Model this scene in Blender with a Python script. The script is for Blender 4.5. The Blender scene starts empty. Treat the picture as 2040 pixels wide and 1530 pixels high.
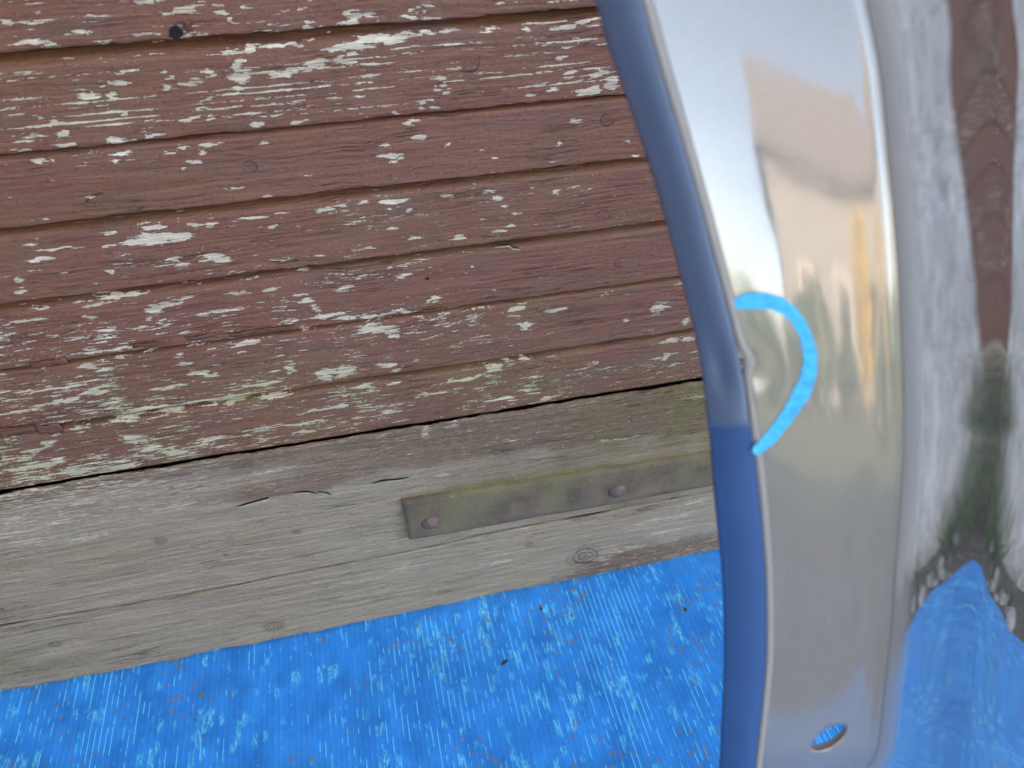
import bpy, bmesh, math, random
import numpy as np
from mathutils import Vector, Matrix

# ------------------------------------------------------------------ camera, sky, sun, exposure
S = bpy.context.scene
F_PX, CXP, CYP = 1560.0, 1020.0, 765.0            # focal length and centre in photograph pixels (2040 x 1530)
YAW, PITCH, ROLL = 0.20922, 0.71458, 0.0156
DW = 0.52                                         # metres from the lens to the timber wall
CAM = np.array([0.0, -DW, 0.782])


def cam_rows():
    a, b, c = YAW, PITCH, ROLL
    f = np.array([math.sin(a) * math.cos(b), math.cos(a) * math.cos(b), -math.sin(b)])
    r = np.array([math.cos(a), -math.sin(a), 0.0])
    d = np.cross(f, r)
    return np.array([r * math.cos(c) + d * math.sin(c), -r * math.sin(c) + d * math.cos(c), f])


RC = cam_rows()                                   # rows: right, down, forward


def from_cam(v):
    return CAM + RC.T @ np.array(v, float)


def pray(x, y):
    return RC.T @ np.array([(x - CXP) / F_PX, (y - CYP) / F_PX, 1.0])


def on_wall(x, y, yw=0.0):
    d = pray(x, y)
    t = (yw - CAM[1]) / d[1]
    return (CAM + d * t)[0], (CAM + d * t)[2]


def on_floor(x, y, z=0.0):
    d = pray(x, y)
    t = (z - CAM[2]) / d[2]
    p = CAM + d * t
    return p[0], p[1]


cd = bpy.data.cameras.new('camera')
cam = bpy.data.objects.new('camera', cd)
S.collection.objects.link(cam)
cam.matrix_world = Matrix(((RC[0][0], -RC[1][0], -RC[2][0], CAM[0]), (RC[0][1], -RC[1][1], -RC[2][1], CAM[1]),
                           (RC[0][2], -RC[1][2], -RC[2][2], CAM[2]), (0, 0, 0, 1)))
cd.sensor_width = 36.0
cd.lens = F_PX / 2040 * 36.0
cd.clip_start, cd.clip_end = 0.01, 500
cd.dof.use_dof = True
cd.dof.focus_distance = 0.62
cd.dof.aperture_fstop = cd.lens / 3.1
S.camera = cam

SUN_EL, SUN_AZ = 33.0, 8.0                        # the sun stands behind the timber wall: this side is in its shade
w = bpy.data.worlds.new('World')
S.world = w
w.use_nodes = True
wn = w.node_tree
wn.nodes.clear()
sky = wn.nodes.new('ShaderNodeTexSky')
sky.sky_type = 'NISHITA'
sky.sun_disc = False
sky.sun_elevation = math.radians(SUN_EL)
sky.sun_rotation = math.radians(SUN_AZ)
sky.air_density, sky.dust_density, sky.ozone_density = 0.6, 2.0, 0.3
bg = wn.nodes.new('ShaderNodeBackground')
bg.inputs['Strength'].default_value = 0.15
wo = wn.nodes.new('ShaderNodeOutputWorld')
wn.links.new(sky.outputs[0], bg.inputs[0])
wn.links.new(bg.outputs[0], wo.inputs[0])
ld = bpy.data.lights.new('sun', 'SUN')
ld.energy, ld.angle, ld.color = 2.3, math.radians(0.53), (1.0, 0.955, 0.89)
sun = bpy.data.objects.new('sun', ld)
S.collection.objects.link(sun)
_e, _a = math.radians(SUN_EL), math.radians(SUN_AZ)
sdir = Vector((math.sin(_a) * math.cos(_e), math.cos(_a) * math.cos(_e), math.sin(_e)))
sun.rotation_euler = sdir.to_track_quat('Z', 'Y').to_euler()
sun.location = (2, 8, 8)
S.view_settings.view_transform = 'Standard'
S.view_settings.look = 'None'
S.view_settings.exposure = 3.5
S.view_settings.use_white_balance = True
S.view_settings.white_balance_temperature = 8900
S.view_settings.white_balance_tint = 12
S.view_settings.gamma = 1.0
S.view_settings.use_curve_mapping = False

# ------------------------------------------------------------------ helpers
rng = np.random.default_rng(7)
random.seed(7)


def link(o, parent=None):
    S.collection.objects.link(o)
    o.parent = parent
    return o


def empty(name, loc=(0, 0, 0)):
    o = bpy.data.objects.new(name, None)
    o.location = loc
    o.empty_display_size = 0.05
    return link(o)


def tag(o, label=None, cat=None, group=None, kind=None):
    for k, v in (('label', label), ('category', cat), ('group', group), ('kind', kind)):
        if v:
            o[k] = v
    return o


def mesh_obj(name, verts, faces, mat=None, parent=None, smooth=False, attrs=None):
    me = bpy.data.meshes.new(name)
    v = np.asarray(verts, float)
    if parent is not None:
        v = v - np.array(parent.location)
    me.from_pydata([tuple(p) for p in v], [], faces if isinstance(faces, list) else faces.tolist())
    me.update()
    if attrs:
        for k, a in attrs.items():
            at = me.attributes.new(k, 'FLOAT', 'POINT')
            at.data.foreach_set('value', np.asarray(a, np.float32))
    if smooth:
        me.polygons.foreach_set('use_smooth', [True] * len(me.polygons))
    o = bpy.data.objects.new(name, me)
    if mat:
        me.materials.append(mat)
    return link(o, parent)


def grid_faces(nu, nv):
    i, j = np.meshgrid(np.arange(nu - 1), np.arange(nv - 1), indexing='ij')
    a = (i * nv + j).ravel()
    return np.stack([a, a + nv, a + nv + 1, a + 1], 1)


def vnoise(x, seed=0):
    """smooth 1-D value noise, -1..1"""
    x = np.asarray(x, float)
    r = np.random.default_rng(seed).uniform(-1, 1, 4096)
    i = np.floor(x).astype(int)
    t = x - i
    t = t * t * (3 - 2 * t)
    return r[i % 4096] * (1 - t) + r[(i + 1) % 4096] * t


def vnoise2(x, y, seed=0):
    r = np.random.default_rng(seed).uniform(-1, 1, (256, 256))
    x, y = np.asarray(x, float), np.asarray(y, float)
    i, j = np.floor(x).astype(int), np.floor(y).astype(int)
    s, t = x - i, y - j
    s, t = s * s * (3 - 2 * s), t * t * (3 - 2 * t)
    g = lambda a, b: r[a % 256, b % 256]
    return (g(i, j) * (1 - s) + g(i + 1, j) * s) * (1 - t) + (g(i, j + 1) * (1 - s) + g(i + 1, j + 1) * s) * t


class NT:
    """small node builder"""

    def __init__(self, name):
        self.m = bpy.data.materials.new(name)
        self.m.use_nodes = True
        self.t = self.m.node_tree
        self.t.nodes.clear()
        self.out = self.t.nodes.new('ShaderNodeOutputMaterial')
        self.b = self.t.nodes.new('ShaderNodeBsdfPrincipled')
        self.t.links.new(self.b.outputs[0], self.out.inputs[0])

    def put(self, sock, v):
        if isinstance(v, bpy.types.NodeSocket):
            self.t.links.new(v, sock)
        elif v is not None:
            if isinstance(v, tuple) and len(v) == 3 and sock.type == 'RGBA':
                v = v + (1.0,)
            sock.default_value = v

    def pos(self):
        return self.t.nodes.new('ShaderNodeNewGeometry').outputs['Position']

    def obj(self):
        return self.t.nodes.new('ShaderNodeTexCoord').outputs['Object']

    def sep(self, v):
        n = self.t.nodes.new('ShaderNodeSeparateXYZ')
        self.put(n.inputs[0], v)
        return n.outputs

    def comb(self, x, y, z):
        n = self.t.nodes.new('ShaderNodeCombineXYZ')
        for s, v in zip(n.inputs, (x, y, z)):
            self.put(s, v)
        return n.outputs[0]

    def scale(self, v, s):
        n = self.t.nodes.new('ShaderNodeVectorMath')
        n.operation = 'MULTIPLY'
        self.put(n.inputs[0], v)
        n.inputs[1].default_value = s
        return n.outputs[0]

    def noise(self, v, scale=1.0, detail=3.0, rough=0.55, dist=0.0):
        n = self.t.nodes.new('ShaderNodeTexNoise')
        self.put(n.inputs['Vector'], v)
        n.inputs['Scale'].default_value = scale
        n.inputs['Detail'].default_value = detail
        n.inputs['Roughness'].default_value = rough
        n.inputs['Distortion'].default_value = dist
        return n.outputs[0]

    def voro(self, v, scale=1.0, feat='F1'):
        n = self.t.nodes.new('ShaderNodeTexVoronoi')
        n.feature = feat
        self.put(n.inputs['Vector'], v)
        n.inputs['Scale'].default_value = scale
        return n.outputs

    def attr(self, name):
        n = self.t.nodes.new('ShaderNodeAttribute')
        n.attribute_name = name
        return n.outputs['Fac']

    def ma(self, op, a, b=0.0, c=0.0, clamp=False):
        n = self.t.nodes.new('ShaderNodeMath')
        n.operation = op
        n.use_clamp = clamp
        for s, v in zip(n.inputs, (a, b, c)):
            self.put(s, v)
        return n.outputs[0]

    def mr(self, v, a, b, c=0.0, d=1.0, smooth=False):
        n = self.t.nodes.new('ShaderNodeMapRange')
        n.interpolation_type = 'SMOOTHSTEP' if smooth else 'LINEAR'
        self.put(n.inputs['Value'], v)
        for k, x in zip(('From Min', 'From Max', 'To Min', 'To Max'), (a, b, c, d)):
            self.put(n.inputs[k], x)
        return n.outputs[0]

    def mix(self, f, a, b, blend='MIX'):
        n = self.t.nodes.new('ShaderNodeMix')
        n.data_type = 'RGBA'
        n.blend_type = blend
        self.put(n.inputs[0], f)
        self.put(n.inputs[6], a)
        self.put(n.inputs[7], b)
        return n.outputs[2]

    def bump(self, h, dist=0.001, strength=1.0, normal=None):
        n = self.t.nodes.new('ShaderNodeBump')
        n.inputs['Strength'].default_value = strength
        n.inputs['Distance'].default_value = dist
        self.put(n.inputs['Height'], h)
        if normal is not None:
            self.put(n.inputs['Normal'], normal)
        return n.outputs[0]

    def done(self, **kw):
        for k, v in kw.items():
            self.put(self.b.inputs[k.replace('_', ' ')], v)
        return self.m


# ------------------------------------------------------------------ materials of the timber wall
def mat_paint():
    n = NT('flaking_brown_paint')
    p = n.pos()
    bias, moss, cove, knot = n.attr('chip'), n.attr('moss'), n.attr('cove'), n.attr('knot')
    wob = n.noise(n.scale(p, (9, 9, 9)), 1, 2)
    z = n.sep(p)
    pz = n.ma('ADD', z[2], n.mr(wob, 0.2, 0.8, -0.004, 0.004))
    q = n.comb(z[0], z[1], pz)
    grain = n.noise(n.scale(q, (10, 10, 330)), 1, 5, 0.6)
    fine = n.noise(n.scale(q, (45, 45, 1500)), 1, 3, 0.6)
    dash = n.noise(n.scale(q, (58, 58, 520)), 1, 4, 0.6)
    ragged = n.noise(n.scale(q, (260, 260, 900)), 1, 3, 0.6)
    blot = n.noise(p, 17, 4, 0.6)
    blot2 = n.noise(n.scale(p, (5, 5, 16)), 1, 3)
    v = n.ma('ADD', dash, n.ma('MULTIPLY', bias, 0.40))
    v = n.ma('ADD', v, n.mr(blot, 0.2, 0.8, -0.10, 0.10))
    v = n.ma('ADD', v, n.mr(n.noise(n.scale(p, (7, 7, 22)), 1, 2), 0.25, 0.75, -0.09, 0.07))
    v = n.ma('ADD', v, n.mr(ragged, 0.2, 0.8, -0.13, 0.13))
    v = n.ma('ADD', v, n.mr(n.noise(n.scale(q, (600, 600, 1300)), 1, 2), 0.2, 0.8, -0.06, 0.06))
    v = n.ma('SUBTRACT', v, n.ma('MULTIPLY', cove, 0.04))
    chip = n.mr(v, 0.69, 0.705)
    halo = n.mr(v, 0.655, 0.70)
    pc = n.mix(n.mr(grain, 0.3, 0.7), (0.150, 0.055, 0.038), (0.222, 0.092, 0.066))
    pc = n.mix(n.mr(blot2, 0.35, 0.7, 0, 0.55), pc, (0.215, 0.088, 0.062))
    pc = n.mix(n.mr(blot, 0.52, 0.75, 0, 0.5), pc, (0.17, 0.098, 0.085))
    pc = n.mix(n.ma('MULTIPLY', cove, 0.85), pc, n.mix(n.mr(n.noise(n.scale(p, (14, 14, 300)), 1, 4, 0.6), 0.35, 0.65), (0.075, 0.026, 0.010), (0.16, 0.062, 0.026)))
    tiny = n.noise(p, 420, 2, 0.5)
    pc = n.mix(n.mr(tiny, 0.60, 0.72, 0, 0.55), pc, (0.06, 0.03, 0.026))
    hair = n.noise(n.scale(q, (32, 32, 1250)), 1, 3, 0.65)
    pc = n.mix(n.mr(hair, 0.58, 0.70, 0, 0.6), pc, (0.055, 0.026, 0.022))
    pc = n.mix(n.mr(hair, 0.42, 0.30, 0, 0.45), pc, (0.27, 0.145, 0.118))
    smudge = n.noise(n.scale(p, (8, 8, 40)), 1, 4, 0.6, 0.4)
    pc = n.mix(n.mr(smudge, 0.56, 0.70, 0, 0.55), pc, (0.12, 0.078, 0.072))
    crk = n.noise(n.scale(q, (7, 7, 210)), 1, 3, 0.55)
    crk = n.ma('ABSOLUTE', n.ma('SUBTRACT', crk, 0.5))
    cm = n.mr(n.noise(n.scale(p, (11, 11, 30)), 1, 2), 0.5, 0.62)
    crack = n.ma('MULTIPLY', n.mr(crk, 0.0025, 0.007, 1, 0), cm)
    # knots: rings round placed centres
    ring = n.ma('SINE', n.ma('MULTIPLY', n.ma('ADD', knot, n.mr(ragged, 0, 1, -0.05, 0.05)), 26.0))
    kin = n.mr(knot, 0.9, 1.02, 1, 0)
    ringm = n.ma('MULTIPLY', n.mr(ring, 0.75, 0.98), kin)
    ringm = n.ma('MULTIPLY', ringm, n.mr(n.noise(p, 110, 3), 0.45, 0.6, 0.0, 0.7))
    rim = n.ma('MULTIPLY', n.mr(n.ma('ABSOLUTE', n.ma('SUBTRACT', knot, 0.97)), 0.02, 0.075, 1, 0), n.mr(n.noise(p, 75, 2), 0.5, 0.6))
    crack = n.ma('MAXIMUM', crack, n.ma('MAXIMUM', n.ma('MULTIPLY', ringm, 0.6), rim))
    pc = n.mix(n.ma('MULTIPLY', crack, 0.75), pc, (0.03, 0.016, 0.013))
    wc = n.mix(n.mr(fine, 0.32, 0.7), (0.29, 0.23, 0.175), (0.82, 0.72, 0.63))
    wc = n.mix(n.mr(blot, 0.5, 0.7, 0, 0.6), wc, (0.82, 0.735, 0.67))
    wc = n.mix(n.mr(ragged, 0.62, 0.72, 0, 0.7), wc, (0.12, 0.085, 0.07))
    mz = n.ma('MULTIPLY', moss, n.mr(blot, 0.35, 0.6))
    wc = n.mix(n.ma('MULTIPLY', mz, 0.65), wc, (0.36, 0.345, 0.15))
    pc = n.mix(n.ma('MULTIPLY', n.ma('MULTIPLY', halo, 0.25), 1.0), pc, (0.25, 0.16, 0.13))
    pc = n.mix(n.ma('MULTIPLY', mz, 0.42), pc, (0.15, 0.12, 0.04))
    col = n.mix(chip, pc, wc)
    h = n.ma('MULTIPLY', chip, -1.0)
    h = n.ma('ADD', h, n.mr(grain, 0.2, 0.8, -0.35, 0.35))
    h = n.ma('ADD', h, n.ma('MULTIPLY', fine, n.mr(chip, 0, 1, 0.25, 0.9)))
    h = n.ma('ADD', h, n.mr(tiny, 0.3, 0.7, -0.12, 0.12))
    h = n.ma('ADD', h, n.ma('MULTIPLY', crack, -1.2))
    rgh = n.mr(n.ma('ADD', chip, n.mr(blot, 0.3, 0.7, 0, 0.3)), 0, 1, 0.52, 0.9)
    return n.done(Base_Color=n.scale(col, (1.10, 1.07, 0.94)), Roughness=rgh, Specular_IOR_Level=0.4, Normal=n.bump(h, 0.0011, 1.0))


def mat_beam():
    n = NT('weathered_grey_timber')
    p = n.pos()
    paint, moss, chipb, knot = n.attr('paint'), n.attr('moss'), n.attr('chip'), n.attr('knot')
    wob = n.noise(n.scale(p, (6, 6, 14)), 1, 2)
    z = n.sep(p)
    q = n.comb(z[0], z[1], n.ma('ADD', z[2], n.mr(wob, 0.2, 0.8, -0.004, 0.004)))
    grain = n.noise(n.scale(q, (9, 9, 300)), 1, 6, 0.68)
    fine = n.noise(n.scale(q, (50, 50, 1100)), 1, 4, 0.7)
    fib = n.noise(n.scale(q, (120, 120, 700)), 1, 3, 0.65)
    blot = n.noise(p, 13, 5, 0.6)
    big = n.noise(p, 5, 3, 0.5)
    c = n.mix(n.mr(grain, 0.3, 0.7), (0.245, 0.20, 0.158), (0.47, 0.41, 0.345))
    c = n.mix(n.mr(fine, 0.55, 0.72, 0, 0.55), c, (0.37, 0.345, 0.30))
    c = n.mix(n.mr(fine, 0.45, 0.3, 0, 0.5), c, (0.085, 0.068, 0.05))
    c = n.mix(n.mr(big, 0.45, 0.7, 0, 0.5), c, (0.36, 0.335, 0.30))
    pm = n.ma('ADD', paint, n.mr(grain, 0.2, 0.8, -0.35, 0.35))
    pm = n.ma('ADD', pm, n.mr(blot, 0.2, 0.8, -0.3, 0.3))
    pcol = n.mix(n.mr(fib, 0.35, 0.65), (0.125, 0.080, 0.062), (0.235, 0.16, 0.13))
    c = n.mix(n.mr(pm, 0.35, 0.75, 0, 0.85), c, pcol)
    v = n.ma('ADD', n.noise(n.scale(q, (38, 38, 560)), 1, 5, 0.7), n.ma('MULTIPLY', chipb, 0.24))
    v = n.ma('ADD', v, n.mr(fib, 0.2, 0.8, -0.10, 0.10))
    chip = n.mr(v, 0.665, 0.70)
    c = n.mix(n.ma('MULTIPLY', chip, 0.85), c, n.mix(n.mr(fib, 0.35, 0.65), (0.40, 0.36, 0.31), (0.64, 0.60, 0.54)))
    mz = n.ma('MULTIPLY', moss, n.mr(blot, 0.38, 0.62))
    c = n.mix(n.ma('MULTIPLY', mz, 0.75), c, n.mix(fib, (0.10, 0.095, 0.025), (0.24, 0.225, 0.075)))
    crk = n.ma('ABSOLUTE', n.ma('SUBTRACT', n.noise(n.scale(q, (5, 5, 130)), 1, 3, 0.6), 0.5))
    cm = n.mr(n.noise(n.scale(p, (9, 9, 24)), 1, 2), 0.52, 0.64)
    crack = n.ma('MULTIPLY', n.mr(crk, 0.002, 0.007, 1, 0), cm)
    ring = n.mr(n.ma('SINE', n.ma('MULTIPLY', n.ma('ADD', knot, n.mr(fib, 0, 1, -0.09, 0.09)), 22.0)), 0.2, 0.95)
    kin = n.mr(knot, 0.75, 1.05, 1, 0)
    c = n.mix(n.ma('MULTIPLY', kin, n.mr(ring, 0, 1, 0.15, 0.6)), c, (0.06, 0.05, 0.043))
    c = n.mix(n.ma('MULTIPLY', crack, 0.85), c, (0.02, 0.017, 0.013))
    speck = n.voro(p, 210)
    sm = n.ma('MULTIPLY', n.mr(speck[0], 0.10, 0.16, 1, 0), n.mr(n.noise(p, 60, 1), 0.6, 0.64))
    c = n.mix(sm, c, (0.55, 0.53, 0.48))
    pit = n.noise(n.scale(q, (330, 330, 900)), 1, 3, 0.65)
    c = n.mix(n.mr(pit, 0.58, 0.70, 0, 0.6), c, (0.07, 0.057, 0.045))
    c = n.mix(n.mr(pit, 0.42, 0.32, 0, 0.4), c, (0.40, 0.37, 0.32))
    h = n.ma('ADD', n.mr(grain, 0.2, 0.8, -0.7, 0.7), n.ma('MULTIPLY', fine, 0.9))
    h = n.ma('SUBTRACT', h, n.ma('MULTIPLY', pit, 0.8))
    h = n.ma('ADD', h, n.ma('MULTIPLY', fib, 0.6))
    h = n.ma('ADD', h, n.ma('MULTIPLY', crack, -1.6))
    h = n.ma('ADD', h, n.ma('MULTIPLY', n.ma('MULTIPLY', ring, kin), -0.6))
    return n.done(Base_Color=n.scale(c, (1.20, 1.08, 0.90)), Roughness=0.88, Specular_IOR_Level=0.25, Normal=n.bump(h, 0.0015, 1.0))


def mat_strap():
    n = NT('mossy_rusted_iron')
    p = n.pos()
    b = n.noise(p, 38, 5, 0.6)
    b2 = n.noise(p, 14, 3, 0.5)
    f = n.noise(p, 420, 3, 0.6)
    c = n.mix(n.mr(b, 0.35, 0.65), (0.125, 0.084, 0.054), (0.205, 0.150, 0.100))
    g = n.ma('ADD', b2, n.mr(n.noise(p, 70, 4, 0.6), 0.2, 0.8, -0.12, 0.12))
    c = n.mix(n.mr(g, 0.47, 0.66, 0, 0.60), c, n.mix(f, (0.13, 0.115, 0.045), (0.27, 0.235, 0.10)))
    c = n.mix(n.mr(n.noise(p, 260, 2), 0.68, 0.74, 0, 0.6), c, (0.30, 0.26, 0.20))
    k = n.noise(p, 900, 3, 0.7)
    c = n.mix(n.mr(k, 0.58, 0.72, 0, 0.55), c, (0.04, 0.028, 0.02))
    c = n.mix(n.mr(k, 0.40, 0.30, 0, 0.4), c, (0.26, 0.22, 0.15))
    h = n.ma('ADD', n.ma('ADD', f, k), n.ma('MULTIPLY', b, 1.5))
    return n.done(Base_Color=c, Roughness=0.75, Specular_IOR_Level=0.35, Normal=n.bump(h, 0.0008, 1.0))


def mat_plain(name, col, rough=0.6, var=0.25, scale=60.0, bump=0.3, spec=0.4, metal=0.0, bd=0.001):
    n = NT(name)
    p = n.pos()
    a = n.noise(p, scale, 4, 0.6)
    lo = tuple(max(0, c * (1 - var)) for c in col)
    hi = tuple(min(1, c * (1 + var)) for c in col)
    c = n.mix(n.mr(a, 0.3, 0.7), lo, hi)
    return n.done(Base_Color=c, Roughness=rough, Specular_IOR_Level=spec, Metallic=metal, Normal=n.bump(a, bd, bump))


M_PAINT, M_BEAM, M_STRAP = mat_paint(), mat_beam(), mat_strap()
M_BOLT = mat_plain('rusty_bolt_iron', (0.15, 0.095, 0.070), 0.55, 0.4, 220, 0.7)
M_HOLE = mat_plain('dark_hollow', (0.012, 0.009, 0.008), 0.9, 0.1)
M_NAIL = mat_plain('rusty_painted_nail', (0.13, 0.058, 0.047), 0.6, 0.3, 300)
M_OLDWOOD = mat_plain('bare_splinter_wood', (0.42, 0.37, 0.30), 0.85, 0.3, 250)

# ------------------------------------------------------------------ where paint has come off (photograph pixels -> wall)
# cx, cy, half length, half height, strength
BLOBS = [
    (372, 74, 10, 9), (365, 86, 14, 5), (352, 55, 10, 4),
    (60, 50, 45, 4), (15, 52, 15, 7), (70, 90, 40, 6), (195, 90, 14, 4), (215, 95, 10, 5), (300, 6, 36, 7), (370, 22, 22, 7),
    (330, 30, 26, 4), (490, 20, 12, 4), (595, 20, 12, 4), (612, 45, 22, 7), (618, 58, 10, 5), (290, 70, 40, 4), (160, 68, 22, 3),
    (355, 82, 20, 5), (405, 77, 9, 5), (700, 33, 20, 16), (690, 50, 16, 8), (735, 30, 13, 9), (820, 20, 12, 3), (815, 38, 8, 7),
    (1000, 12, 11, 5), (850, 15, 12, 3), (445, 25, 12, 9), (462, 42, 11, 9), (425, 12, 14, 5),
    (455, 110, 36, 8), (475, 128, 14, 12), (482, 162, 25, 16), (472, 184, 17, 9), (475, 207, 9, 6), (550, 97, 28, 5), (590, 95, 16, 4),
    (500, 101, 18, 8), (625, 127, 28, 8), (600, 140, 35, 6), (565, 155, 22, 6), (690, 122, 27, 11), (760, 84, 72, 8), (840, 72, 40, 6),
    (700, 97, 55, 8), (900, 65, 50, 4), (980, 62, 28, 5), (1050, 60, 11, 4), (1125, 57, 28, 8), (1170, 50, 13, 4), (1140, 83, 17, 4),
    (1130, 97, 14, 3), (1120, 118, 11, 4), (1070, 90, 12, 4), (370, 175, 26, 8), (332, 180, 16, 6), (385, 165, 16, 8), (320, 148, 9, 5),
    (340, 158, 9, 6), (235, 172, 32, 6), (170, 197, 26, 7), (222, 200, 13, 10), (420, 150, 12, 7), (410, 205, 20, 4), (400, 222, 22, 4),
    (365, 243, 20, 4), (415, 240, 16, 8), (105, 250, 15, 6), (70, 240, 9, 5), (245, 230, 11, 7), (130, 273, 16, 6), (60, 277, 36, 3),
    (135, 295, 20, 4), (35, 307, 18, 5), (500, 228, 20, 5), (510, 253, 22, 7), (590, 247, 20, 4), (230, 285, 32, 4), (320, 275, 42, 4),
    (872, 145, 9, 5), (872, 160, 20, 4), (865, 180, 9, 9), (888, 175, 8, 8), (888, 191, 10, 6), (840, 205, 26, 5), (868, 216, 11, 6),
    (842, 218, 8, 6), (812, 210, 12, 4), (785, 229, 11, 4), (1060, 193, 20, 8), (1080, 172, 22, 3), (1115, 175, 16, 6), (1110, 184, 16, 4),
    (1185, 180, 12, 12), (1220, 170, 20, 15), (1170, 186, 26, 8), (1195, 150, 20, 7), (1140, 146, 16, 4), (255, 150, 26, 3),
    (10, 333, 10, 5), (75, 327, 9, 6), (100, 325, 7, 4), (240, 308, 16, 4), (360, 300, 20, 8), (400, 305, 16, 11), (415, 292, 27, 5),
    (380, 326, 17, 5), (365, 340, 7, 4), (225, 330, 7, 4), (105, 363, 6, 4), (520, 288, 14, 5), (330, 310, 22, 3), (470, 380, 42, 3),
    (620, 355, 10, 3), (88, 440, 12, 3), (530, 395, 14, 4), (820, 248, 12, 7), (835, 280, 13, 7), (893, 292, 7, 4), (958, 303, 7, 7),
    (992, 317, 7, 4), (775, 315, 26, 4), (765, 298, 14, 5), (790, 325, 13, 4), (1117, 290, 6, 4), (1150, 245, 12, 5), (1250, 285, 6, 5),
    (985, 348, 8, 3), (1270, 313, 15, 4), (180, 400, 6, 3), (20, 397, 9, 3),
    (310, 482, 88, 13), (310, 460, 27, 6), (385, 455, 17, 6), (415, 453, 12, 4), (55, 490, 17, 4), (220, 468, 17, 4), (215, 497, 16, 4),
    (425, 522, 37, 9), (368, 530, 14, 5), (345, 520, 16, 4), (35, 567, 17, 10), (40, 585, 13, 7), (500, 440, 42, 4), (560, 428, 32, 3),
    (645, 423, 27, 4), (540, 455, 22, 4), (690, 412, 20, 4), (720, 409, 12, 4), (780, 405, 37, 5), (810, 425, 9, 5), (897, 395, 16, 5),
    (968, 387, 17, 4), (1060, 380, 6, 7), (1108, 387, 12, 7), (990, 400, 10, 4), (1010, 415, 11, 5), (1035, 430, 17, 4), (785, 460, 12, 4),
    (830, 480, 20, 4), (915, 478, 20, 8), (1015, 453, 9, 3), (1000, 465, 22, 3), (730, 500, 27, 4), (120, 500, 60, 3), (90, 520, 30, 3),
    (640, 515, 30, 3), (560, 520, 24, 3), (600, 545, 30, 4), (130, 550, 14, 4), (215, 545, 10, 8), (195, 570, 16, 4),
    (330, 612, 37, 12), (308, 622, 22, 10), (362, 602, 27, 8), (290, 638, 22, 5), (230, 600, 62, 4), (190, 614, 42, 3), (178, 640, 17, 7),
    (470, 590, 32, 4), (540, 583, 20, 4), (600, 592, 22, 4), (615, 605, 13, 9), (630, 620, 11, 12), (643, 636, 10, 9), (570, 650, 32, 5),
    (655, 636, 32, 5), (863, 603, 9, 6), (728, 556, 27, 4), (803, 556, 17, 4), (776, 541, 14, 4), (686, 579, 12, 4), (990, 585, 8, 3),
    (940, 537, 6, 4), (796, 626, 24, 5), (745, 635, 32, 5), (690, 640, 17, 6), (440, 625, 60, 4), (300, 655, 50, 3), (60, 645, 60, 3),
    (610, 664, 42, 6), (175, 735, 27, 6), (352, 717, 16, 7), (366, 730, 14, 8), (395, 747, 24, 6), (415, 752, 20, 4), (360, 772, 36, 4),
    (310, 782, 40, 4), (185, 790, 38, 9), (120, 779, 60, 4), (60, 783, 50, 3), (140, 803, 26, 5), (95, 812, 50, 4), (45, 826, 50, 4),
    (575, 740, 13, 14), (650, 750, 24, 14), (690, 745, 22, 12), (755, 660, 46, 9), (785, 669, 20, 10), (1031, 620, 17, 5), (1112, 622, 27, 5),
    (1046, 656, 12, 9), (1250, 645, 11, 7), (1316, 618, 24, 14), (1370, 647, 12, 8), (1210, 590, 14, 4), (1355, 568, 12, 4),
    (772, 733, 27, 6), (795, 741, 14, 6), (838, 722, 18, 4), (480, 690, 50, 4), (250, 700, 80, 3), (430, 800, 70, 5), (300, 820, 80, 5),
    (520, 770, 50, 5), (200, 840, 80, 5), (100, 850, 60, 4),
    (160, 858, 40, 5), (250, 842, 50, 6), (350, 823, 60, 6), (450, 808, 60, 6), (550, 797, 40, 6), (20, 876, 20, 6),
    (90, 890, 22, 8), (120, 922, 20, 10), (270, 880, 40, 9), (300, 900, 30, 7), (60, 905, 40, 5), (250, 935, 60, 6), (420, 880, 60, 6),
    (520, 860, 50, 7), (985, 740, 17, 6), (1015, 735, 10, 6), (1050, 722, 18, 3), (738, 776, 22, 4), (784, 770, 14, 4), (1343, 685, 27, 7),
    (1374, 680, 22, 7), (1330, 716, 9, 10), (1089, 799, 12, 5), (930, 760, 60, 4), (860, 790, 40, 4), (650, 820, 60, 5), (600, 850, 60, 5),
    (780, 825, 30, 5), (1000, 800, 30, 4), (1180, 730, 20, 3), (40, 940, 60, 6), (140, 945, 60, 5),
]
KNOTS = [(207, 412, 30), (497, 337, 13), (1214, 242, 12), (1205, 435, 12), (1240, 527, 11), (935, 125, 20), (755, 440, 7)]
BKNOTS = [(1168, 1108, 30), (545, 1250, 22), (590, 1060, 10), (108, 1285, 16), (320, 1078, 14), (1055, 1085, 9)]
LEV = dict(J1=-0.28845, J2=-0.40299, J3=-0.4980, J4=-0.60832, J5=-0.71689, J6=-0.83194, J7=-0.95202)
ZJ = {k: CAM[2] + v * DW for k, v in LEV.items()}


def wall_pt(px, py):
    return np.array(on_wall(px, py))


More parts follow.
